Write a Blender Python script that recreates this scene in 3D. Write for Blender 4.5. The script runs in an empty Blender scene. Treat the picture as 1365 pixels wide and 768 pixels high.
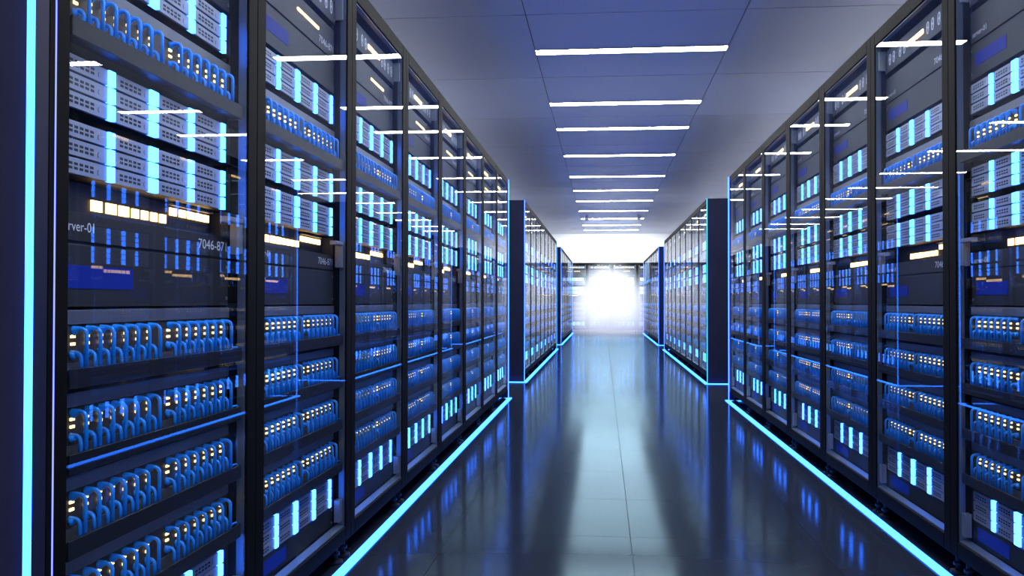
import bpy, math
from mathutils import Matrix, Vector

# ------------------------------------------------------------------ camera, light, exposure
scene = bpy.context.scene
COL = scene.collection
vs = scene.view_settings
vs.view_transform = 'Standard'
vs.look = 'None'
vs.gamma = 1.0
vs.use_curve_mapping = False
vs.exposure = 0.0

F_PX, YAW, PITCH, ROLL, CAM_H = 1261.6, 0.09622, 0.01410, 0.00124, 0.9754
cam_data = bpy.data.cameras.new('camera')
cam_data.sensor_fit = 'HORIZONTAL'
cam_data.sensor_width = 36.0
cam_data.lens = F_PX * 36.0 / 1365.0
cam_data.clip_start = 0.02
cam_data.clip_end = 200
cam = bpy.data.objects.new('camera', cam_data)
COL.objects.link(cam)
r0 = Vector((math.cos(YAW), math.sin(YAW), 0))
f0 = Vector((-math.sin(YAW), math.cos(YAW), 0))
z0 = Vector((0, 0, 1))
fw = math.cos(PITCH) * f0 + math.sin(PITCH) * z0
up = -math.sin(PITCH) * f0 + math.cos(PITCH) * z0
rt = math.cos(ROLL) * r0 + math.sin(ROLL) * up
up = -math.sin(ROLL) * r0 + math.cos(ROLL) * up
m = Matrix.Identity(4)
for i in range(3):
    m[i][0], m[i][1], m[i][2] = rt[i], up[i], -fw[i]
m[0][3], m[1][3], m[2][3] = 0, 0, CAM_H
cam.matrix_world = m
scene.camera = cam

world = bpy.data.worlds.new('world')
scene.world = world
world.use_nodes = True
world.node_tree.nodes['Background'].inputs[0].default_value = (0.02, 0.03, 0.08, 1)
world.node_tree.nodes['Background'].inputs[1].default_value = 1.0

cy = scene.cycles
cy.use_denoising = True
cy.max_bounces = 10
cy.diffuse_bounces = 4
cy.glossy_bounces = 5
cy.transparent_max_bounces = 24
cy.volume_bounces = 1
cy.sample_clamp_indirect = 6.0
cy.caustics_reflective = False
cy.caustics_refractive = False

LED_BLUE = (0.26, 1.9, 11.0)          # light strips and server light bars
BAR_BLUE = (0.50, 3.0, 17.0)
LAMP_POWER = 56.0                     # linear ceiling lights
END_LAMP_POWER = 56.0
FILL_SPOT_POWER = 3000.0                    # added fill spots that light the far-end haze

# main dimensions (metres)
XL, XR = -0.9485, 1.226               # front planes of the two aisles of racks
PITCH_R = 0.983                       # rack width
H = 2.2                               # rack height
DEPTH = 1.1
CEIL = 3.185
ROWS = [1.538, 11.44, 21.34]          # start of each block of eight racks
NR = 8
BACK_Y = 29.94
WALL_Y = 31.06
WX0, WX1, WY0 = -4.02, 4.50, -2.0

# ------------------------------------------------------------------ materials
def new_mat(name):
    mt = bpy.data.materials.new(name)
    mt.use_nodes = True
    nt = mt.node_tree
    return mt, nt, nt.nodes['Principled BSDF']

def plain(name, col, rough=0.5, metal=0.0, spec=0.5, noise=0.0, nscale=30.0, bump=0.0, coat=0.0):
    mt, nt, b = new_mat(name)
    b.inputs['Base Color'].default_value = (*col, 1)
    b.inputs['Roughness'].default_value = rough
    b.inputs['Metallic'].default_value = metal
    b.inputs['Specular IOR Level'].default_value = spec
    b.inputs['Coat Weight'].default_value = coat
    if noise or bump:
        tc = nt.nodes.new('ShaderNodeTexCoord')
        nz = nt.nodes.new('ShaderNodeTexNoise')
        nz.inputs['Scale'].default_value = nscale
        nz.inputs['Detail'].default_value = 4
        nt.links.new(tc.outputs['Object'], nz.inputs['Vector'])
        if noise:
            mp = nt.nodes.new('ShaderNodeMapRange')
            mp.inputs[3].default_value = 1 - noise
            mp.inputs[4].default_value = 1 + noise
            nt.links.new(nz.outputs['Fac'], mp.inputs[0])
            mx = nt.nodes.new('ShaderNodeMix')
            mx.data_type = 'RGBA'
            mx.blend_type = 'MULTIPLY'
            mx.inputs[0].default_value = 1
            mx.inputs[6].default_value = (*col, 1)
            nt.links.new(mp.outputs[0], mx.inputs[7])
            nt.links.new(mx.outputs[2], b.inputs['Base Color'])
        if bump:
            bp = nt.nodes.new('ShaderNodeBump')
            bp.inputs['Strength'].default_value = bump
            bp.inputs['Distance'].default_value = 0.002
            nt.links.new(nz.outputs['Fac'], bp.inputs['Height'])
            nt.links.new(bp.outputs[0], b.inputs['Normal'])
    return mt

def glow(name, col, sample=True):
    mt = bpy.data.materials.new(name)
    mt.use_nodes = True
    nt = mt.node_tree
    nt.nodes.clear()
    e = nt.nodes.new('ShaderNodeEmission')
    mx = max(col)
    e.inputs[0].default_value = (col[0] / mx, col[1] / mx, col[2] / mx, 1)
    e.inputs[1].default_value = mx
    o = nt.nodes.new('ShaderNodeOutputMaterial')
    nt.links.new(e.outputs[0], o.inputs[0])
    mt.cycles.emission_sampling = 'AUTO' if sample else 'NONE'
    return mt

def glass_mat(name, f0=0.025, f90=0.24, power=4.0, tint=(0.93, 0.96, 1.0)):
    mt = bpy.data.materials.new(name)
    mt.use_nodes = True
    nt = mt.node_tree
    nt.nodes.clear()
    lw = nt.nodes.new('ShaderNodeLayerWeight')
    lw.inputs['Blend'].default_value = 0.5
    pw = nt.nodes.new('ShaderNodeMath')
    pw.operation = 'POWER'
    pw.inputs[1].default_value = power
    nt.links.new(lw.outputs['Facing'], pw.inputs[0])
    mr = nt.nodes.new('ShaderNodeMapRange')
    mr.inputs[3].default_value = f0
    mr.inputs[4].default_value = f90
    nt.links.new(pw.outputs[0], mr.inputs[0])
    tr = nt.nodes.new('ShaderNodeBsdfTransparent')
    tr.inputs[0].default_value = (*tint, 1)
    gl = nt.nodes.new('ShaderNodeBsdfGlossy')
    gl.inputs['Roughness'].default_value = 0.0
    gl.inputs[0].default_value = (1, 1, 1, 1)
    mx = nt.nodes.new('ShaderNodeMixShader')
    nt.links.new(mr.outputs[0], mx.inputs[0])
    nt.links.new(tr.outputs[0], mx.inputs[1])
    nt.links.new(gl.outputs[0], mx.inputs[2])
    o = nt.nodes.new('ShaderNodeOutputMaterial')
    nt.links.new(mx.outputs[0], o.inputs[0])
    return mt

M = {}
M['frame'] = plain('black_frame', (0.003, 0.003, 0.0035), 0.6, spec=0.03, noise=0.12, nscale=12)
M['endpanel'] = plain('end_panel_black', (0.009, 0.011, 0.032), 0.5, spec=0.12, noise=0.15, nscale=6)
M['dark'] = plain('charcoal_steel', (0.012, 0.013, 0.014), 0.48, spec=0.2, noise=0.15, nscale=40)
M['unit'] = plain('unit_face', (0.017, 0.018, 0.0175), 0.5, spec=0.2, noise=0.12, nscale=25)
M['tray'] = plain('tray_plastic', (0.0075, 0.008, 0.009), 0.5, spec=0.15, noise=0.1, nscale=40)
M['panel'] = plain('patch_panel_brown', (0.048, 0.034, 0.022), 0.5, spec=0.3)
M['rail'] = plain('grey_rail', (0.105, 0.108, 0.118), 0.42, metal=0.3, noise=0.06)
M['silver'] = plain('silver_bay', (0.265, 0.295, 0.375), 0.42, metal=0.15, noise=0.05, nscale=60)
M['lining'] = plain('door_lining_metal', (0.10, 0.13, 0.165), 0.38, metal=0.5)
M['bracket'] = plain('bracket_grey', (0.20, 0.21, 0.22), 0.4, metal=0.3)
M['hole'] = plain('vent_hole', (0.006, 0.006, 0.008), 0.7)
M['cord'] = plain('blue_cord', (0.008, 0.29, 1.0), 0.38)
M['white'] = plain('pale_print', (0.62, 0.63, 0.64), 0.6)
M['text'] = plain('grey_print', (0.75, 0.75, 0.75), 0.7)
M['foot'] = plain('foot_rubber', (0.008, 0.008, 0.010), 0.6, spec=0.15)
M['wall'] = plain('white_wall', (0.80, 0.81, 0.83), 0.8, noise=0.03, nscale=3)
M['ceil'] = plain('ceiling_tile', (0.56, 0.59, 0.68), 0.45, spec=0.5, noise=0.03, nscale=2)
M['ceilgap'] = plain('ceiling_grid', (0.10, 0.10, 0.13), 0.7)
M['floorgap'] = plain('floor_slab', (0.015, 0.016, 0.02), 0.3)
M['bouncefloor'] = plain('pale_bounce_floor', (0.55, 0.55, 0.57), 0.5, noise=0.05, nscale=3)  # unseen side-aisle floor, made pale to bounce lamp light onto the ceiling
M['led'] = glow('blue_light_strip', LED_BLUE)
M['ledthin'] = glow('thin_violet_light', (0.45, 0.55, 2.5))
M['bar'] = glow('blue_light_bar', BAR_BLUE)
M['amber'] = glow('amber_light', (7.0, 4.0, 1.3))
M['port'] = glow('warm_port_light', (3.8, 2.6, 1.0))
M['yellow'] = glow('yellow_dot', (1.3, 1.05, 0.25), False)
M['cyan'] = glow('cyan_dash', (0.06, 0.42, 1.0), False)
M['lamp'] = glow('white_lamp', (LAMP_POWER * 0.95, LAMP_POWER * 0.97, LAMP_POWER))
M['endlamp'] = glow('white_end_lamp', (END_LAMP_POWER * 0.9, END_LAMP_POWER * 0.95, END_LAMP_POWER))
M['glass'] = glass_mat('door_glass')

mt, nt, b = new_mat('blue_display')
b.inputs['Base Color'].default_value = (0.002, 0.008, 0.14, 1)
b.inputs['Roughness'].default_value = 0.5
b.inputs['Specular IOR Level'].default_value = 0.1
b.inputs['Emission Color'].default_value = (0.0, 0.035, 0.6, 1)
b.inputs['Emission Strength'].default_value = 0.18
mt.cycles.emission_sampling = 'NONE'
M['display'] = mt

# polished dark floor tile: faint cloudy variation in gloss
mt, nt, b = new_mat('floor_tile')
b.inputs['Base Color'].default_value = (0.017, 0.021, 0.032, 1)
b.inputs['Specular IOR Level'].default_value = 0.0
b.inputs['Roughness'].default_value = 0.6
geo = nt.nodes.new('ShaderNodeNewGeometry')
nz = nt.nodes.new('ShaderNodeTexNoise')
nz.inputs['Scale'].default_value = 1.6
nz.inputs['Detail'].default_value = 5
mp = nt.nodes.new('ShaderNodeMapRange')
mp.inputs[3].default_value = 0.09
mp.inputs[4].default_value = 0.14
nt.links.new(geo.outputs['Position'], nz.inputs['Vector'])
nt.links.new(nz.outputs['Fac'], mp.inputs[0])
gl = nt.nodes.new('ShaderNodeBsdfGlossy')
gl.inputs[0].default_value = (0.58, 0.87, 1.0, 1)
nt.links.new(mp.outputs[0], gl.inputs['Roughness'])
fr = nt.nodes.new('ShaderNodeFresnel')
fr.inputs[0].default_value = 1.085
fm = nt.nodes.new('ShaderNodeMath')
fm.operation = 'MULTIPLY'
fm.inputs[1].default_value = 1.0
nt.links.new(fr.outputs[0], fm.inputs[0])
mx = nt.nodes.new('ShaderNodeMixShader')
nt.links.new(fm.outputs[0], mx.inputs[0])
nt.links.new(b.outputs[0], mx.inputs[1])
nt.links.new(gl.outputs[0], mx.inputs[2])
nt.links.new(mx.outputs[0], nt.nodes['Material Output'].inputs[0])
M['floor'] = mt

# ------------------------------------------------------------------ mesh helpers
class MB:
    def __init__(self):
        self.v, self.f, self.mi, self.mats, self.sm = [], [], [], [], []
    def slot(self, mat):
        if mat not in self.mats:
            self.mats.append(mat)
        return self.mats.index(mat)
    def add(self, vs_, fs_, mat, smooth=False):
        o = len(self.v)
        s = self.slot(mat)
        self.v += [tuple(p) for p in vs_]
        for f in fs_:
            self.f.append([i + o for i in f])
            self.mi.append(s)
            self.sm.append(smooth)
        return self
    def box(self, x0, x1, y0, y1, z0, z1, mat, ch=0.0):
        """box; ch chamfers the four edges of the face at y0 (the front)"""
        if ch:
            a = [(x0, y1, z0), (x1, y1, z0), (x1, y1, z1), (x0, y1, z1),
                 (x0, y0 + ch, z0), (x1, y0 + ch, z0), (x1, y0 + ch, z1), (x0, y0 + ch, z1),
                 (x0 + ch, y0, z0 + ch), (x1 - ch, y0, z0 + ch), (x1 - ch, y0, z1 - ch), (x0 + ch, y0, z1 - ch)]
            f = [(0, 3, 2, 1), (0, 1, 5, 4), (1, 2, 6, 5), (2, 3, 7, 6), (3, 0, 4, 7),
                 (4, 5, 9, 8), (5, 6, 10, 9), (6, 7, 11, 10), (7, 4, 8, 11), (8, 9, 10, 11)]
            f = [tuple(q) for q in f]
        else:
            a = [(x0, y0, z0), (x1, y0, z0), (x1, y1, z0), (x0, y1, z0), (x0, y0, z1), (x1, y0, z1), (x1, y1, z1), (x0, y1, z1)]
            f = [(0, 3, 2, 1), (4, 5, 6, 7), (0, 1, 5, 4), (1, 2, 6, 5), (2, 3, 7, 6), (3, 0, 4, 7)]
        return self.add(a, f, mat)
    def prism(self, poly, y0, y1, mat):
        """polygon in x,z extruded from y0 (front) to y1"""
        n = len(poly)
        a = [(x, y0, z) for x, z in poly] + [(x, y1, z) for x, z in poly]
        f = [tuple(range(n)), tuple(range(2 * n - 1, n - 1, -1))]
        f += [(i, i + n, (i + 1) % n + n, (i + 1) % n) for i in range(n)]
        return self.add(a, f, mat)
    def cyl(self, cx, cy_, z0, z1, r0_, r1_, mat, n=14):
        a = [(cx + r0_ * math.cos(2 * math.pi * i / n), cy_ + r0_ * math.sin(2 * math.pi * i / n), z0) for i in range(n)]
        a += [(cx + r1_ * math.cos(2 * math.pi * i / n), cy_ + r1_ * math.sin(2 * math.pi * i / n), z1) for i in range(n)]
        f = [tuple(range(n - 1, -1, -1)), tuple(range(n, 2 * n))]
        f += [(i, (i + 1) % n, (i + 1) % n + n, i + n) for i in range(n)]
        return self.add(a, f, mat, True)
    def disc(self, cx, y0, cz, r, depth, mat, n=10):
        poly = [(cx + r * math.cos(2 * math.pi * i / n), cz + r * math.sin(2 * math.pi * i / n)) for i in range(n)]
        return self.prism(poly, y0, y0 + depth, mat)
    def tube(self, pts, rad, mat, n=7):
        """pts: list of Vector, rad: list of radii; all in one x = const plane or any path"""
        rings = []
        for i, p in enumerate(pts):
            t = (pts[min(i + 1, len(pts) - 1)] - pts[max(i - 1, 0)]).normalized()
            ax = Vector((1, 0, 0)) if abs(t.x) < 0.9 else Vector((0, 1, 0))
            s = t.cross(ax).normalized()
            w = t.cross(s).normalized()
            rings.append([p + rad[i] * (math.cos(2 * math.pi * k / n) * s + math.sin(2 * math.pi * k / n) * w) for k in range(n)])
        a = [q for r in rings for q in r]
        f = []
        for i in range(len(pts) - 1):
            for k in range(n):
                f.append((i * n + k, i * n + (k + 1) % n, (i + 1) * n + (k + 1) % n, (i + 1) * n + k))
        f.append(tuple(range(n)))
        f.append(tuple(range((len(pts) - 1) * n + n - 1, (len(pts) - 1) * n - 1, -1)))
        return self.add(a, f, mat, True)
    def merge(self, other, dx=0, dy=0, dz=0):
        o = len(self.v)
        self.v += [(x + dx, y + dy, z + dz) for x, y, z in other.v]
        for f, mi_, s in zip(other.f, other.mi, other.sm):
            self.f.append([i + o for i in f])
            self.mi.append(self.slot(other.mats[mi_]))
            self.sm.append(s)
        return self
    def mesh(self, name):
        me = bpy.data.meshes.new(name)
        me.from_pydata(self.v, [], self.f)
        for mt_ in self.mats:
            me.materials.append(M[mt_])
        me.polygons.foreach_set('material_index', self.mi)
        me.polygons.foreach_set('use_smooth', self.sm)
        me.update()
        return me

def recalc(me):
    import bmesh
    bm = bmesh.new()
    bm.from_mesh(me)
    bmesh.ops.recalc_face_normals(bm, faces=bm.faces)
    bm.to_mesh(me)
    bm.free()
    return me

def mesh_of(mb, name):
    return recalc(mb.mesh(name))

def obj(name, me, parent=None, loc=(0, 0, 0), **props):
    o = bpy.data.objects.new(name, me)
    COL.objects.link(o)
    o.parent = parent
    o.location = loc
    for k, v in props.items():
        o[k] = v
    return o

def build(tree, parent):
    """tree: list of (name, mesh, loc, children[, props])"""
    for t in tree:
        o = obj(t[0], t[1], parent, t[2], **(t[4] if len(t) > 4 else {}))
        build(t[3], o)

def thing(name, tree, mat4, label, cat, group=None, single=None):
    o = obj(name, single)
    o.matrix_world = mat4
    o['label'] = label
    o['category'] = cat
    if group:
        o['group'] = group
    build(tree, o)
    return o

# ------------------------------------------------------------------ the room
o = MB()
o.box(WX0, -2.06, WY0, WALL_Y, -0.08, 0.0, 'bouncefloor')
o.box(-2.06, -1.379, WY0, WALL_Y, -0.08, 0.0, 'floorgap')
o.box(-1.379, 1.600, WY0, WALL_Y, -0.08, -0.012, 'floorgap')
o.box(1.600, 2.34, WY0, WALL_Y, -0.08, 0.0, 'floorgap')
o.box(2.34, WX1, WY0, WALL_Y, -0.08, 0.0, 'bouncefloor')
floor = obj('floor', mesh_of(o, 'floor'), kind='structure', label='dark polished tiled floor of the aisle')
T = 0.745
g = 0.0007
tb = MB()
tb.add([(g, g, -.012), (T - g, g, -.012), (T - g, T - g, -.012), (g, T - g, -.012),
        (g, g, -.0015), (T - g, g, -.0015), (T - g, T - g, -.0015), (g, T - g, -.0015),
        (g + .0008, g + .0008, 0), (T - g - .0008, g + .0008, 0), (T - g - .0008, T - g - .0008, 0), (g + .0008, T - g - .0008, 0)],
       [(0, 3, 2, 1), (0, 1, 5, 4), (1, 2, 6, 5), (2, 3, 7, 6), (3, 0, 4, 7), (4, 5, 9, 8), (5, 6, 10, 9), (6, 7, 11, 10), (7, 4, 8, 11), (8, 9, 10, 11)], 'floor')
tile_me = mesh_of(tb, 'floor_tile')
ny = int((WALL_Y - WY0) / T)
for j in range(ny):
    for i in range(4):
        obj('floor_tile', tile_me, floor, (-1.379 + i * T, WY0 + j * T, 0))

# ceiling: dark grid with tiles hanging a little proud
cl = MB()
cl.box(WX0, WX1, WY0, WALL_Y, CEIL + 0.012, CEIL + 0.1, 'ceilgap')
ceiling = obj('ceiling', mesh_of(cl, 'ceiling'), kind='structure', label='pale tiled ceiling with thin joints')
jx = [WX0, -2.269, -0.597, 1.075, 2.747, WX1]
jy = [WY0]
y = 7.247 - 4 * 2.055
n = -4
while y < WALL_Y:
    if y > WY0 + .1:
        jy.append(y)
    if n >= 3 and y + .72 < WALL_Y:
        jy.append(y + .72)
    y += 2.055
    n += 1
jy.append(WALL_Y)
cg = 0.004
cache = {}
for a in range(len(jy) - 1):
    for c in range(len(jx) - 1):
        w, l = jx[c + 1] - jx[c], jy[a + 1] - jy[a]
        key = (round(w, 4), round(l, 4))
        if key not in cache:
            tb = MB()
            tb.box(cg, w - cg, cg * 2.2, l - cg * 2.2, 0, 0.012, 'ceil')
            cache[key] = mesh_of(tb, 'ceiling_tile')
        obj('ceiling_tile', cache[key], ceiling, (jx[c], jy[a], CEIL))

def wall(name, x0, x1, y0, y1, lab):
    w = MB()
    w.box(x0, x1, y0, y1, -0.08, CEIL + 0.1, 'wall')
    obj(name, mesh_of(w, name), kind='structure', label=lab)
wall('wall_back', WX0, WX1, WALL_Y, WALL_Y + .12, 'white wall above the racks at the far end')
wall('wall_left', WX0 - .12, WX0, WY0 - .12, WALL_Y + .12, 'white side wall hidden behind the racks')
wall('wall_right', WX1, WX1 + .12, WY0 - .12, WALL_Y + .12, 'white side wall hidden behind the racks')
wall('wall_front', WX0, WX1, WY0 - .12, WY0, 'white wall behind the camera')

ORD = ['first', 'second', 'third', 'fourth', 'fifth', 'sixth', 'seventh', 'eighth', 'ninth', 'tenth', 'eleventh', 'twelfth', 'thirteenth', 'fourteenth', 'fifteenth']

# linear ceiling lights
lamp_y = [-0.1, 2.05, 4.10, 6.15, 8.336, 10.555, 12.108, 14.344, 16.756, 18.85, 20.84, 23.14, 25.30, 27.46, 29.33]
lw_ = 0.15
hl = 1.660 / 2
hb = MB()
hw = lw_ / 2 + 0.004
for (x0, x1, y0, y1) in ((-hl - .004, hl + .004, -hw, -hw + .004), (-hl - .004, hl + .004, hw - .004, hw),
                         (-hl - .004, -hl, -hw + .004, hw - .004), (hl, hl + .004, -hw + .004, hw - .004)):
    hb.box(x0, x1, y0, y1, -0.008, 0.0, 'rail')
hme = mesh_of(hb, 'lamp_trim')
def diff(mat):
    d = MB()
    d.box(-hl, hl, -hw + .004, hw - .004, -0.006, 0.0, mat)
    return mesh_of(d, 'lamp_diffuser')
dme, dme2 = diff('lamp'), diff('endlamp')
for xc, aisle in ((0.239, 'over the aisle'), (3.583, 'beyond the right racks'), (-3.105, 'beyond the left racks')):
    for i, ly in enumerate(lamp_y):
        last = i >= 13 and xc == 0.239
        thing('ceiling_light', [('trim', hme, (0, 0, 0), []), ('diffuser', dme2 if last else dme, (0, 0, 0), [])],
              Matrix.Translation((xc, ly, CEIL)),
              'white linear ceiling light %s, %s one %s' % (aisle, ORD[i - 4] if i >= 4 else ORD[i], 'in view counted from the camera' if i >= 4 else 'behind the camera view'),
              'ceiling light', 'ceiling lights')

# two added spots, not fixtures of the room, put in to light the haze
sp = MB()
sp.cyl(0, 0, -.02, 0, .045, .045, 'wall')
sp.cyl(0, 0, -.05, -.02, .012, .012, 'wall')
fill_spot_base_me = mesh_of(sp, 'fill_spot_base')
sp = MB()
sp.cyl(0, 0, -.06, .06, .042, .050, 'wall')
fill_spot_head_me = mesh_of(sp, 'fill_spot_head')
for sx_, nm in ((-0.42, 'left'), (0.90, 'right')):
    root = obj('fill_spotlight', fill_spot_base_me, None, (sx_, 24.25, CEIL - .008))
    root['label'] = 'added fill spot lighting the far haze, %s one of two' % nm
    root['category'] = 'fill_spotlight'
    root['group'] = 'added fill spots'
    tgt = Vector((0.17, BACK_Y - .6, 0.6)) - Vector((sx_, 24.25, CEIL - .09))
    rot = tgt.to_track_quat('-Z', 'Y')
    hd = obj('fill_spot_head', fill_spot_head_me, root, (0, 0, -.09))
    hd.rotation_euler = rot.to_euler()
    ld = bpy.data.lights.new('fill_beam', 'SPOT')
    ld.energy = FILL_SPOT_POWER
    ld.color = (0.93, 0.97, 1.0)
    ld.spot_size = math.radians(72)
    ld.spot_blend = 1.0
    ld.shadow_soft_size = 0.04
    lo = obj('fill_beam', ld, root, (0, 0, -.09))
    lo.rotation_euler = rot.to_euler()
    lo.location = Vector((0, 0, -.09)) + tgt.normalized() * .075

# ------------------------------------------------------------------ rack meshes (x = along the front, y = into the rack, z up; origin = left front corner)
P = PITCH_R
PW = 0.066
def simple(name, *boxes):
    mb = MB()
    for bx_ in boxes:
        mb.box(*bx_)
    return mesh_of(mb, name)
ZB = 0.085
post_me = simple('post', (0, PW - .0006, 0, .06, ZB, H, 'frame', .003))
rear_me = simple('rear_post', (0, PW - .0006, DEPTH - .06, DEPTH, ZB, H, 'frame'))
top_me = simple('top_rail', (PW, P - PW, 0, .06, 2.135, H, 'frame', .003))
bot_me = simple('bottom_rail', (PW, P - PW, 0, .06, ZB, 0.142, 'frame', .003))
roof_me = simple('roof_panel', (PW, P - PW, .06, DEPTH - .06, H - .025, H - .004, 'frame'))
base_me = simple('base_panel', (PW, P - PW, .06, DEPTH - .06, ZB, .10, 'frame'))
backp_me = simple('rear_panel', (PW, P - PW, DEPTH - .03, DEPTH - .01, .10, H - .025, 'frame'))
side_me = simple('side_panel', (0, .004, .06, DEPTH - .06, ZB, H - .004, 'frame'))
# pale metal lining inside the door opening: two jambs, a head and a sill
g1, g2 = PW, P - PW
jamb_me = simple('door_jamb', (0, .005, .006, .026, .147, 2.130, 'lining'))
sillb = MB()
sillb.add([(g1, .006, .142), (g2, .006, .142), (g2, .030, .142), (g1, .030, .142),
           (g1, .006, .146), (g2, .006, .146), (g2, .030, .154), (g1, .030, .154)],
          [(0, 3, 2, 1), (4, 5, 6, 7), (0, 1, 5, 4), (1, 2, 6, 5), (2, 3, 7, 6), (3, 0, 4, 7)], 'lining')
sill_me = mesh_of(sillb, 'door_sill')
head_me = simple('door_head', (g1, g2, .006, .026, 2.130, 2.135, 'lining'))
pane_me = simple('glass_door', (g1 + .0055, g2 - .0055, .002, .005, .149, 2.129, 'glass'))
mrail_me = simple('mounting_rail', (0, .014, .052, .075, .11, 2.17, 'frame'))
bk = MB()
bk.box(0, .014, .014, .042, 0, .085, 'bracket', .002)
bracket_me = mesh_of(bk, 'bracket')
def latch(sgn, arm):
    """grey latch block beside the equipment, with an arm at its top when arm is set"""
    q_ = MB()
    xa_, xb_ = sorted((0, -sgn * .034))
    q_.box(xa_, xb_, .011, .033, 0, .080, 'bracket', .002)
    if arm:
        xa_, xb_ = sorted((0, -sgn * .100))
        q_.box(xa_, xb_, .009, .033, .080, .094, 'bracket', .002)
    return mesh_of(q_, 'latch')
latch_me = {(sg, ar): latch(sg, ar) for sg in (-1, 1) for ar in (False, True)}
ft = MB()
ft.cyl(0, 0, 0, .014, .030, .028, 'foot')
ft.cyl(0, 0, .014, ZB + .004, .010, .010, 'foot')
ft.cyl(0, 0, .03, .042, .018, .018, 'foot', 6)
foot_me = mesh_of(ft, 'foot')
accent_me = simple('accent_light', (-.0015, .0015, -.0012, 0, ZB + .01, H - .004, 'ledthin'))

def rack_tree(first, last, sg):
    t = [('post', post_me, (0, 0, 0), []), ('post', post_me, (P - PW + .0006, 0, 0), []),
         ('rear_post', rear_me, (0, 0, 0), []), ('rear_post', rear_me, (P - PW + .0006, 0, 0), []),
         ('top_rail', top_me, (0, 0, 0), []), ('bottom_rail', bot_me, (0, 0, 0), []),
         ('roof_panel', roof_me, (0, 0, 0), []), ('base_panel', base_me, (0, 0, 0), []), ('rear_panel', backp_me, (0, 0, 0), []),
         ('side_panel', side_me, (.001, 0, 0), []), ('side_panel', side_me, (P - .005, 0, 0), []),
         ('mounting_rail', mrail_me, (g1 + .006, 0, 0), []), ('mounting_rail', mrail_me, (g2 - .020, 0, 0), []),
         ('glass_door', pane_me, (0, 0, 0), [('door_jamb', jamb_me, (g1 + .0001, 0, 0), []), ('door_jamb', jamb_me, (g2 - .0051, 0, 0), []),
                                             ('door_sill', sill_me, (0, 0, 0), []), ('door_head', head_me, (0, 0, 0), [])])]
    if first:
        t.append(('accent_light', accent_me, (.0195, 0, 0), []))
    if last:
        t.append(('accent_light', accent_me, (P - .0195, 0, 0), []))
    for xx in (g1 + .0065, g2 - .0205):
        t.append(('bracket', bracket_me, (xx, 0, 2.02), []))
    xx = g1 + .0065 if sg < 0 else g2 - .0065
    t.append(('latch', latch_me[(sg, False)], (xx, 0, .165), []))
    t.append(('latch', latch_me[(sg, True)], (xx, 0, 1.100), []))
    for xx in (.05, P - .05):
        for yy in (.045, DEPTH - .08):
            t.append(('foot', foot_me, (xx, yy, 0), []))
    return t

# coarse frame for the racks far down the aisle
cf = MB()
cf.box(0, PW - .0006, 0, .06, ZB, H, 'frame')
cf.box(P - PW + .0006, P, 0, .06, ZB, H, 'frame')
cf.box(PW, P - PW, 0, .06, 2.135, H, 'frame')
cf.box(PW, P - PW, 0, .06, ZB, .142, 'frame')
far_frame_me = mesh_of(cf, 'frame')
cf = MB()
cf.box(.002, P - .002, DEPTH - .03, DEPTH, ZB, H, 'frame')
cf.box(.002, P - .002, .06, DEPTH - .03, H - .02, H - .002, 'frame')
cf.box(.002, .006, .06, DEPTH - .03, ZB, H - .02, 'frame')
cf.box(P - .006, P - .002, .06, DEPTH - .03, ZB, H - .02, 'frame')
far_shell_me = mesh_of(cf, 'shell')
cf = MB()
cf.box(g1, g1 + .005, .006, .026, .147, 2.13, 'lining')
cf.box(g2 - .005, g2, .006, .026, .147, 2.13, 'lining')
cf.box(g1, g2, .006, .03, .142, .148, 'lining')
far_lining_me = mesh_of(cf, 'door_lining')
def far_rack_tree():
    return [('frame', far_frame_me, (0, 0, 0), []), ('shell', far_shell_me, (0, 0, 0), []),
            ('glass_door', pane_me, (0, 0, 0), [('door_lining', far_lining_me, (0, 0, 0), [])]),
            ('foot', foot_me, (.05, .045, 0), []), ('foot', foot_me, (P - .05, .045, 0), [])]

# ------------------------------------------------------------------ equipment meshes (origin: middle of the rack front, equipment plane, unit's underside)
D0 = 0.045
U0, U1 = .088 - P / 2, .894 - P / 2
def uu(u):
    return u - P / 2

def text_mesh(body, width, height, name):
    cu = bpy.data.curves.new(name, 'FONT')
    cu.body = body
    cu.size = 1.0
    cu.resolution_u = 3
    to = bpy.data.objects.new(name, cu)
    COL.objects.link(to)
    dg = bpy.context.evaluated_depsgraph_get()
    me = bpy.data.meshes.new_from_object(to.evaluated_get(dg))
    bpy.data.objects.remove(to)
    xs = [v.co.x for v in me.vertices]
    ys = [v.co.y for v in me.vertices]
    sx, sy = width / (max(xs) - min(xs)), height / (max(ys) - min(ys))
    ox, oy = min(xs), min(ys)
    for v in me.vertices:
        v.co = ((v.co.x - ox) * sx, -.0006, (v.co.y - oy) * sy)
    me.materials.clear()
    me.materials.append(M['text'])
    me.name = name
    return me
txt_num = text_mesh('7046-871', .172, .024, 'number_lettering')
txt_srv = text_mesh('server-01', .118, .019, 'server_lettering')

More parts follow.
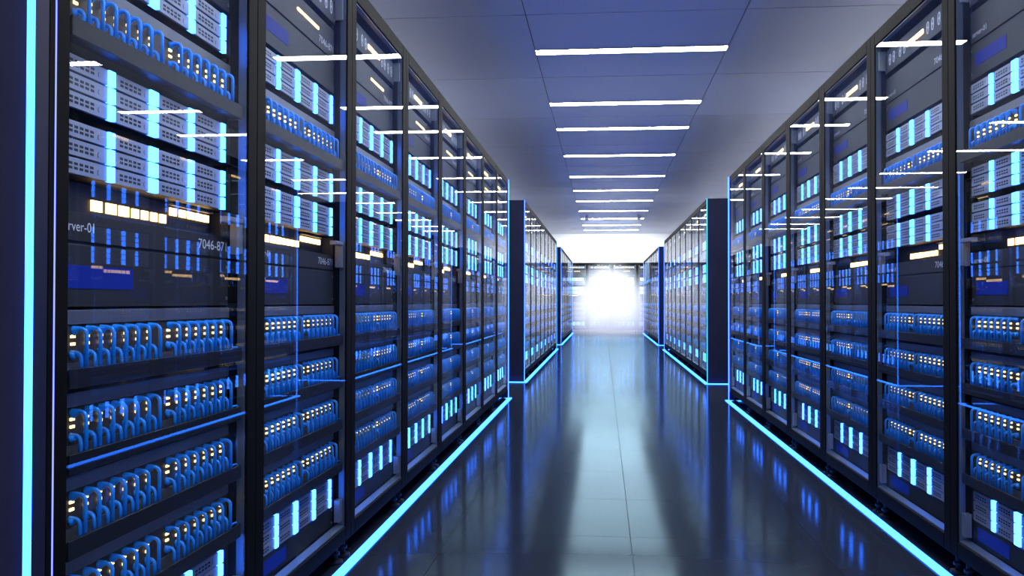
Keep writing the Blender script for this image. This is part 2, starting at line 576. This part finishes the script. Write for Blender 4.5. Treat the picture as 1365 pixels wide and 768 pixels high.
# storage server: chassis + 12 drive bays, each with a light bar
BH = .0305
BG = .0042
BAYS = [(.105, .292, .026), (.292, .479, .040), (.479, .666, .031), (.666, .853, .025)]
SH = .101
mb = MB()
mb.box(U0, U1, 0, .45, 0, SH, 'dark')
mb.box(U0, uu(.1035), -.004, 0, .002, SH - .002, 'dark')
mb.box(uu(.855), U1, -.004, 0, .002, SH - .002, 'dark')
chassis_me = mesh_of(mb, 'chassis')
def bay_mb(w, bw):
    """drive bay of width w (incl. light bar bw), origin at its lower left front"""
    q = MB()
    q.box(.0015, w - bw - .002, -.006, 0, 0, BH, 'silver', .0008)
    for r_ in range(2):
        for c_ in range(5):
            x = .022 + c_ * .0185
            z = .0085 + r_ * .0085
            q.box(x, x + .0125, -.0064, -.006, z, z + .0050, 'hole')
    # small round latch
    pts = [(.128 + .0052 * math.cos(a), .0135 + .0052 * math.sin(a)) for a in [math.radians(90 + 20 * k) for k in range(10)]]
    pts += [(.128 + .0040 * math.cos(a), .0135 + .0040 * math.sin(a)) for a in [math.radians(270 - 20 * k) for k in range(10)]]
    q.prism(pts, -.0066, -.006, 'rail')
    return q
def bar_mb(w, bw):
    q = MB()
    q.box(w - bw - .0015, w - .0035, -.0100, 0, .0002, BH - .0002, 'bar')
    return q
bay_me = [mesh_of(bay_mb(b1 - a1, w1), 'drive_bay') for a1, b1, w1 in BAYS]
bar_me = [mesh_of(bar_mb(b1 - a1, w1), 'light_bar') for a1, b1, w1 in BAYS]
def storage_tree():
    t = [('chassis', chassis_me, (0, 0, 0), [])]
    for r_ in range(3):
        for k in range(4):
            t.append(('drive_bay', bay_me[k], (uu(BAYS[k][0]), 0, .0007 + r_ * (BH + BG)), [('light_bar', bar_me[k], (0, 0, 0), [])]))
    return t
far_storage = MB()
far_storage.box(U0, U1, 0, .45, 0, SH, 'dark')
for r_ in range(3):
    for k in range(4):
        a1, b1, w1 = BAYS[k]
        z = .0007 + r_ * (BH + BG)
        far_storage.box(uu(a1), uu(b1) - w1 - .002, -.006, 0, z, z + BH, 'silver')
        far_storage.box(uu(b1) - w1 - .0015, uu(b1) - .0035, -.0100, 0, z, z + BH, 'bar')

# patch panel with blue patch cords
UP = [.154 + .0495 * k for k in range(7)] + [.546 + .0505 * k for k in range(7)]
def panel_mb():
    q = MB()
    q.box(U0, U1, 0, .12, .006, .114, 'panel')
    q.box(U0, U1, -.003, 0, .012, .044, 'rail')
    return q
panel_me = mesh_of(panel_mb(), 'panel_face')
def rail_mb(dots):
    q = MB()
    q.box(U0, U1, -.004, .12, .116, .143, 'rail', .001)
    if dots:
        for (s, e) in ((.165, .235), (.25, .32), (.345, .45), (.56, .65), (.665, .76)):
            nn = 6
            for i in range(nn):
                x = uu(s + (e - s) * i / (nn - 1))
                for z in (.131, .137):
                    q.box(x - .0022, x + .0022, -.0046, -.004, z, z + .0026, 'yellow')
    return q
toprail_me = mesh_of(rail_mb(False), 'top_rail')
toprail_dots_me = toprail_me
def ports_mb(seed=0):
    q = MB()
    for i, u in enumerate(UP):
        x = uu(u)
        for z in (.0765, .0905):
            q.box(x - .0065, x + .0065, -.0030, 0, z, z + .0052, 'port')
    return q
ports_me = mesh_of(ports_mb(), 'port_lights')
def arc(cyy, cz, r, a0, a1, n):
    return [Vector((0, cyy + r * math.cos(a0 + (a1 - a0) * i / n), cz + r * math.sin(a0 + (a1 - a0) * i / n))) for i in range(n + 1)]
def cord_mb(up_, n=8):
    q = MB()
    if up_:
        z, out = .108, -.0285
    else:
        z, out = .063, -.0205
    rb = .0125 if up_ else .0115
    pts = [Vector((0, .000, z - .004)), Vector((0, -.003, z - .004)), Vector((0, -.0075, z - .002)), Vector((0, out + rb, z))]
    rad = [.0092, .0098, .0075, .0044]
    # quarter bend from outward (-y) to downward
    for i in range(1, 5):
        a = math.radians(90 + 90 * i / 4)
        pts.append(Vector((0, out + rb + rb * math.cos(a), z - rb + rb * math.sin(a))))
        rad.append(.0042)
    pts.append(Vector((0, out, .028)))
    rad.append(.0042)
    q.tube(pts, rad, 'cord', n)
    return q
cord_up_me = mesh_of(cord_mb(True), 'patch_cord')
cord_lo_me = mesh_of(cord_mb(False), 'patch_cord')
def cords_joined(n=5):
    q = MB()
    a, b_ = cord_mb(True, n), cord_mb(False, n)
    for u in UP:
        q.merge(a, uu(u))
        q.merge(b_, uu(u) - .004)
    return q
cords_me = mesh_of(cords_joined(6), 'patch_cords')
def patch_tree(lod, dots):
    t = [('panel_face', panel_me, (0, 0, 0), []), ('top_rail', toprail_dots_me if dots else toprail_me, (0, 0, 0), []),
         ('port_lights', ports_me, (0, 0, 0), [], {'kind': 'stuff'})]
    if lod == 0:
        for u in UP:
            t.append(('patch_cord', cord_up_me, (uu(u), 0, 0), []))
            t.append(('patch_cord', cord_lo_me, (uu(u) - .004, 0, 0), []))
    else:
        t.append(('patch_cords', cords_me, (0, 0, 0), [], {'kind': 'stuff'}))
    return t
far_patch = MB().merge(panel_mb()).merge(rail_mb(False)).merge(ports_mb()).merge(cords_joined(4))

# cable tray below each patch panel, with finger slots, and a loose cord end at its side
def tray_mb(fine=True):
    q = MB()
    q.box(U0 - .002, U1 + .006, -.0365, -.0335, 0, .036, 'tray', .001)
    q.box(U0 - .002, U1 + .006, -.0335, -.0032, 0, .004, 'tray')
    q.box(U0 - .002, U0 + .004, -.0335, -.0032, .004, .034, 'tray')
    q.box(U1, U1 + .006, -.0335, -.0032, .004, .034, 'tray')
    if fine:
        for i in range(26):
            x = U0 + .015 + i * (U1 - U0 - .03) / 25
            q.box(x - .002, x + .002, -.0335, -.0300, .004, .034, 'tray')
    q.box(U0 + .004, U1, -.0300, -.0032, .004, .018, 'tray')
    return q
tray_me = mesh_of(tray_mb(), 'tray_body')
q = MB()
pts = [Vector((U1 - .03, -.02, .032)), Vector((U1 - .01, -.021, .038)), Vector((U1 + .008, -.022, .037)), Vector((U1 + .014, -.024, .030)),
       Vector((U1 + .0125, -.022, .020)), Vector((U1 + .0075, -.016, .016))]
q.tube(pts, [.0026, .0026, .0026, .0026, .0032, .0032], 'cord', 6)
loose_me = mesh_of(q, 'cord_end')
far_tray = tray_mb(False)

# control unit in the middle and at the top of each rack
RC = .042          # depth of the recess that holds the amber lights
def unit_body(mid=False):
    q = MB()
    q.box(U0, U1, 0, .45, 0, .119, 'unit', .0012)
    q.box(U0, U1, .004, .45, .119, .125, 'hole')
    q.box(U0, U1, 0, .45, .125, .180 if mid else .235, 'unit', .0012)
    if mid:
        q.box(U0, U1, RC, .45, .180, .246, 'unit')
    return q
unit_lower_me = simple('lower_face', (U0, U1, 0, .45, 0, .119, 'unit', .0012))
unit_gap_me = simple('seam', (U0, U1, .005, .45, .119, .125, 'hole'))
unit_upper_me = simple('upper_face', (U0, U1, 0, .45, .125, .235, 'unit', .0012))
unit_short_me = simple('upper_face', (U0, U1, 0, .45, .125, .180, 'unit', .0012))
unit_recess_me = simple('light_recess', (U0, U1, RC, .45, .180, .246, 'unit'), (U0, U0 + .004, 0, RC, .180, .246, 'unit'), (U1 - .004, U1, 0, RC, .180, .246, 'unit'))
display_me = simple('display', (0, .252, -.0012, 0, 0, .044, 'display'))
sc_ = MB()
sc_.disc(0, -.002, 0, .0045, .002, 'bracket')
sc_.box(-.0035, .0035, -.0023, -.002, -.0006, .0006, 'hole')
screw_me = mesh_of(sc_, 'screw')
tag_me = simple('name_plate', (0, .135, -.0005, 0, 0, .032, 'dark'))
def thinbars():
    q = MB()
    for i in range(4):
        q.box(i * .0112, i * .0112 + .0058, -.004, 0, 0, .022, 'amber')
    return q
thin_me = mesh_of(thinbars(), 'amber_bars')
block_me = simple('amber_light', (0, .0285, -.004, 0, 0, .020, 'amber'))
block2_me = simple('amber_light', (0, .0335, -.004, 0, 0, .018, 'amber'))
ledge_me = simple('ledge', (uu(.632), uu(.868), RC - .012, RC, .2405, .2445, 'bracket'))
THIN_U = [.288, .346, .399]
BLOCK_U = [.454, .498, .542, .586]
BLOCK2_U = [.637, .688, .735, .781, .825]
def control_tree(mid, dash=True):
    t = [('lower_face', unit_lower_me, (0, 0, 0), [('screw', screw_me, (U1 - .012, 0, .100), []), ('screw', screw_me, (U1 - .012, 0, .019), []),
                                                  ('screw', screw_me, (U0 + .012, 0, .100), []), ('screw', screw_me, (U0 + .012, 0, .019), [])]),
         ('seam', unit_gap_me, (0, 0, 0), []), ('upper_face', unit_short_me if mid else unit_upper_me, (0, 0, 0), []),
         ('display', display_me, (uu(.130), 0, .035 if mid else .040), []),
         ('name_plate', tag_me, (uu(.100), 0, .136), [('server_lettering', txt_srv, (.008, -.0006, .0075), [])]),
         ('number_lettering', txt_num, (uu(.708), 0, .142 if mid else .147), [])]
    if mid:
        t.append(('light_recess', unit_recess_me, (0, 0, 0), []))
        for u in THIN_U:
            t.append(('amber_bars', thin_me, (uu(u), RC, .194), []))
        for u in BLOCK_U:
            t.append(('amber_light', block_me, (uu(u), RC, .195), []))
        for u in BLOCK2_U:
            t.append(('amber_light', block2_me, (uu(u), RC, .217), []))
        t.append(('ledge', ledge_me, (0, 0, 0), []))
    elif dash:
        t.append(('amber_light', simple_cache('amber_short'), (uu(.470), 0, .184), []))
        t.append(('amber_light', simple_cache('amber_long'), (uu(.535), 0, .184), []))
    return t
_sc = {'amber_short': simple('amber_light', (0, .052, -.003, 0, 0, .009, 'amber')),
       'amber_long': simple('amber_light', (0, .165, -.003, 0, 0, .009, 'amber'))}
def simple_cache(k):
    return _sc[k]
far_mid = MB().merge(unit_body(True))
for u in THIN_U:
    far_mid.merge(thinbars(), uu(u), RC, .194)
for u in BLOCK_U:
    far_mid.box(uu(u), uu(u) + .0285, RC - .004, RC, .195, .215, 'amber')
for u in BLOCK2_U:
    far_mid.box(uu(u), uu(u) + .0335, RC - .004, RC, .217, .235, 'amber')
far_mid.box(uu(.13), uu(.382), -.0012, 0, .035, .079, 'display')
far_topu = MB().merge(unit_body())
far_topu.box(uu(.13), uu(.382), -.0012, 0, .040, .084, 'display')
far_topu.box(uu(.47), uu(.70), -.003, 0, .184, .193, 'amber')

# fan unit at the very top: oval slots either side of two amber lights
def stadium(cx, cz, w, h, n=6):
    r = w / 2
    p_ = [(cx + r * math.cos(a), cz + h / 2 - r + r * math.sin(a)) for a in [math.pi * i / n for i in range(n + 1)]]
    p_ += [(cx + r * math.cos(a), cz - h / 2 + r + r * math.sin(a)) for a in [math.pi + math.pi * i / n for i in range(n + 1)]]
    return p_
fan_body_me = simple('fan_body', (U0, U1, -.004, .45, 0, .104, 'unit', .0015))
def oval_mb():
    q = MB()
    q.prism(stadium(0, 0, .030, .050), -.0012, 0, 'white')
    q.prism(stadium(0, .011, .014, .016), -.0016, -.0012, 'rail')
    q.prism(stadium(0, -.010, .014, .018), -.0016, -.0012, 'rail')
    return q
oval_me = mesh_of(oval_mb(), 'oval_slot')
fanlight_me = simple('amber_light', (0, .092, -.004, 0, 0, .018, 'amber'))
OVAL_U = [.160, .215, .305, .360, .652, .706, .776, .840]
def fan_tree():
    t = [('fan_body', fan_body_me, (0, 0, 0), [])]
    for u in OVAL_U:
        t.append(('oval_slot', oval_me, (uu(u), -.004, .052), []))
    for u in (.400, .508):
        t.append(('amber_light', fanlight_me, (uu(u), -.004, .045), []))
    for xx in (U0 + .012, U1 - .012):
        for zz in (.014, .09):
            t.append(('screw', screw_me, (xx, -.004, zz), []))
    return t
far_fan = MB()
far_fan.box(U0, U1, -.004, .45, 0, .104, 'unit')
for u in OVAL_U:
    far_fan.merge(oval_mb(), uu(u), -.004, .052)
for u in (.400, .508):
    far_fan.box(uu(u), uu(u) + .092, -.008, -.004, .045, .063, 'amber')

# blank plate at the bottom with a blue display
blank_me = simple('plate', (U0, U1, 0, .45, 0, .074, 'dark', .0012))
def blank_tree():
    return [('plate', blank_me, (0, 0, 0), [('screw', screw_me, (U1 - .012, 0, .06), []), ('screw', screw_me, (U1 - .012, 0, .014), [])]),
            ('display', display_me, (uu(.130), 0, .015), [])]
far_blank = MB()
far_blank.box(U0, U1, 0, .45, 0, .074, 'dark')
far_blank.box(uu(.13), uu(.382), -.0012, 0, .015, .059, 'display')

# what stands where in a rack: (kind, underside height, short phrase)
UNITS = [('fan_unit', 1.998, 'at the very top'), ('control_unit_top', 1.742, 'below the fan unit'),
         ('storage_server', 1.623, 'above the top patch panel'), ('patch_panel', 1.459, 'upper'), ('cable_tray', 1.459, 'upper'),
         ('storage_server', 1.337, 'below the upper cable tray'), ('storage_server', 1.213, 'above the amber lights'),
         ('control_unit', .964, 'at mid height'),
         ('patch_panel', .815, 'first lower'), ('cable_tray', .815, 'first lower'),
         ('patch_panel', .660, 'second lower'), ('cable_tray', .660, 'second lower'),
         ('patch_panel', .505, 'third lower'), ('cable_tray', .505, 'third lower'),
         ('patch_panel', .350, 'lowest'), ('cable_tray', .350, 'lowest'),
         ('storage_server', .227, 'under the lowest cable tray'), ('blank_plate', .149, 'at the bottom')]
far_me = {'fan_unit': mesh_of(far_fan, 'fan_unit'), 'control_unit_top': mesh_of(far_topu, 'control_unit'), 'storage_server': mesh_of(far_storage, 'storage_server'),
          'patch_panel': mesh_of(far_patch, 'patch_panel'), 'cable_tray': mesh_of(far_tray, 'cable_tray'), 'control_unit': mesh_of(far_mid, 'control_unit'),
          'blank_plate': mesh_of(far_blank, 'blank_plate')}
allm = MB()
for kind, z, ph in UNITS:
    src = {'fan_unit': far_fan, 'control_unit_top': far_topu, 'storage_server': far_storage, 'patch_panel': far_patch, 'cable_tray': far_tray,
           'control_unit': far_mid, 'blank_plate': far_blank}[kind]
    allm.merge(src, P / 2, D0, z)
equipment_me = mesh_of(allm, 'equipment')

WORDS = {'fan_unit': ('charcoal fan unit with pale oval slots', 'fan unit'), 'control_unit_top': ('charcoal unit with blue display under the fan unit', 'control unit'),
         'storage_server': ('silver storage server with glowing blue bars', 'server'), 'patch_panel': ('patch panel with blue cords', 'patch panel'),
         'cable_tray': ('black cable tray', 'cable tray'), 'control_unit': ('dark unit with a recessed row of amber blocks', 'control unit'),
         'blank_plate': ('dark blank plate with blue display', 'panel')}

def fill_rack(mat4, where, lod):
    for kind, z, ph in UNITS:
        mm = mat4 @ Matrix.Translation((P / 2, D0, z))
        w, cat = WORDS[kind]
        if kind in ('patch_panel', 'cable_tray'):
            lab = '%s %s, %s' % (ph, w, where)
        elif kind == 'storage_server':
            lab = '%s %s, %s' % ('blue-lit silver storage server', ph, where)
        else:
            lab = '%s, %s' % (w, where)
        nm = 'control_unit' if kind == 'control_unit_top' else kind
        grp = {'storage_server': 'storage servers', 'patch_panel': 'patch panels', 'cable_tray': 'cable trays', 'fan_unit': 'fan units',
               'control_unit': 'mid control units', 'control_unit_top': 'top control units', 'blank_plate': 'blank plates'}[kind]
        if lod == 2:
            thing(nm, [], mm, lab, cat, grp, far_me[kind])
            continue
        if kind == 'storage_server':
            t = storage_tree()
        elif kind == 'patch_panel':
            t = patch_tree(lod, False)
        elif kind == 'cable_tray':
            t = [('tray_body', tray_me, (0, 0, 0), []), ('cord_end', loose_me, (0, 0, 0), [])]
        elif kind == 'control_unit':
            t = control_tree(True)
        elif kind == 'control_unit_top':
            t = control_tree(False, 'left' in where)
        elif kind == 'fan_unit':
            t = fan_tree()
        else:
            t = blank_tree()
        thing(nm, t, mm, lab, cat, grp)

# ------------------------------------------------------------------ rows of racks
BLOCK = ['front', 'middle', 'far']
for bi, y0 in enumerate(ROWS):
    for side in (-1, 1):
        sname = 'left' if side < 0 else 'right'
        for k in range(NR):
            ya, yb = y0 + k * P, y0 + (k + 1) * P
            if side < 0:
                m4 = Matrix.Translation((XL, ya, 0)) @ Matrix.Rotation(math.pi / 2, 4, 'Z')
            else:
                m4 = Matrix.Translation((XR, yb, 0)) @ Matrix.Rotation(-math.pi / 2, 4, 'Z')
            where = '%s rack of the %s %s row' % (ORD[k], BLOCK[bi], sname)
            if bi == 0:
                near = (k <= 3) if side < 0 else (1 <= k <= 4)
                thing('server_rack', rack_tree((k == 0) if side < 0 else (k == NR - 1), (k == NR - 1) if side < 0 else (k == 0), -side), m4, 'tall black glass-fronted cabinet, %s' % where, 'rack', 'server racks')
                fill_rack(m4, where, 0 if near else 1)
            elif bi == 1:
                thing('server_rack', far_rack_tree(), m4, 'tall black glass-fronted cabinet, %s' % where, 'rack', 'server racks')
                fill_rack(m4, where, 2)
            else:
                thing('server_rack', far_rack_tree() + [('equipment', equipment_me, (0, 0, 0), [], {'kind': 'stuff'})], m4,
                      'tall black glass-fronted cabinet, %s' % where, 'rack', 'server racks')
        # end panels with a lit corner, and the light strip along the floor
        yA, yB = y0, y0 + NR * P
        xf = XL if side < 0 else XR
        for end in (0, 1):
            ye = yA if end == 0 else yB
            s = -1 if end == 0 else 1
            a, b_ = sorted((ye + s * .001, ye + s * .050))
            xa, xb = sorted((xf, xf + side * DEPTH))
            pe = MB()
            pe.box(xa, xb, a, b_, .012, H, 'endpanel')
            c0, c1 = sorted((ye + s * .045, ye + s * .064))
            l0, l1 = sorted((xf - side * .0002, xf - side * .003))
            le = MB()
            le.box(l0, l1, c0, c1, .014, H, 'led')
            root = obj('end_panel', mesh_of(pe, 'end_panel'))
            root['label'] = 'black end panel with lit corner, %s end of the %s %s row' % ('near' if end == 0 else 'far', BLOCK[bi], sname)
            root['category'] = 'panel'
            root['group'] = 'row end panels'
            obj('corner_light', mesh_of(le, 'corner_light'), root)
        st = MB()
        s0, s1 = sorted((xf + side * .004, xf - side * .031))
        st.box(s0, s1, yA - .0655, yB + .0655, 0.0, .007, 'led')
        root = obj('floor_light_strip', mesh_of(st, 'floor_light_strip'))
        root['label'] = 'glowing blue floor light strip along the %s %s row' % (BLOCK[bi], sname)
        root['category'] = 'light strip'
        root['group'] = 'floor light strips'
        for end in (0, 1):
            e = MB()
            xa, xb = sorted((xf - side * .031, xf + side * DEPTH))
            ya_, yb_ = (yA - .092, yA - .066) if end == 0 else (yB + .066, yB + .092)
            e.box(xa, xb, ya_, yb_, 0, .007, 'led')
            obj('end_strip', mesh_of(e, 'end_strip'), root)

# racks closing the aisle
BP = .783
for k in range(4):
    x0 = -1.291 + k * BP
    m4 = Matrix.Translation((x0, BACK_Y, 0)) @ Matrix.Diagonal((BP / P, 1, 1, 1))
    thing('server_rack', far_rack_tree() + [('equipment', equipment_me, (0, 0, 0), [], {'kind': 'stuff'})], m4,
          'hazy glass-fronted cabinet closing the aisle, %s from the left' % ORD[k], 'rack', 'server racks')

# ------------------------------------------------------------------ haze at the far end of the aisle
HZ0, HZ1 = 20.0, BACK_Y - .05
hz = MB()
hz.box(XL + .05, XR - .05, HZ0, HZ1, .02, 2.98, 'wall')
hm = hz.mesh('haze')
hm.materials.clear()
mt = bpy.data.materials.new('haze_volume')
mt.use_nodes = True
nt = mt.node_tree
nt.nodes.clear()
vol = nt.nodes.new('ShaderNodeVolumeScatter')
vol.inputs['Color'].default_value = (0.93, 0.96, 1, 1)
vol.inputs['Anisotropy'].default_value = 0.0
geo = nt.nodes.new('ShaderNodeNewGeometry')
sub = nt.nodes.new('ShaderNodeVectorMath')
sub.operation = 'SUBTRACT'
sub.inputs[1].default_value = (0.17, 28.0, 0.45)
dv = nt.nodes.new('ShaderNodeVectorMath')
dv.operation = 'DIVIDE'
dv.inputs[1].default_value = (1.45, 7.5, 1.8)
ln = nt.nodes.new('ShaderNodeVectorMath')
ln.operation = 'LENGTH'
mr = nt.nodes.new('ShaderNodeMapRange')
mr.interpolation_type = 'SMOOTHSTEP'
mr.inputs[1].default_value = 0.0
mr.inputs[2].default_value = 1.0
mr.inputs[3].default_value = 0.42
mr.inputs[4].default_value = 0.0
nt.links.new(geo.outputs['Position'], sub.inputs[0])
nt.links.new(sub.outputs[0], dv.inputs[0])
nt.links.new(dv.outputs[0], ln.inputs[0])
nt.links.new(ln.outputs['Value'], mr.inputs[0])
nt.links.new(mr.outputs[0], vol.inputs['Density'])
out = nt.nodes.new('ShaderNodeOutputMaterial')
nt.links.new(vol.outputs[0], out.inputs['Volume'])
mt.cycles.volume_step_rate = 2.0
hm.materials.append(mt)
ho = obj('haze', hm, kind='stuff', label='bright white haze glowing at the far end of the aisle', category='haze')
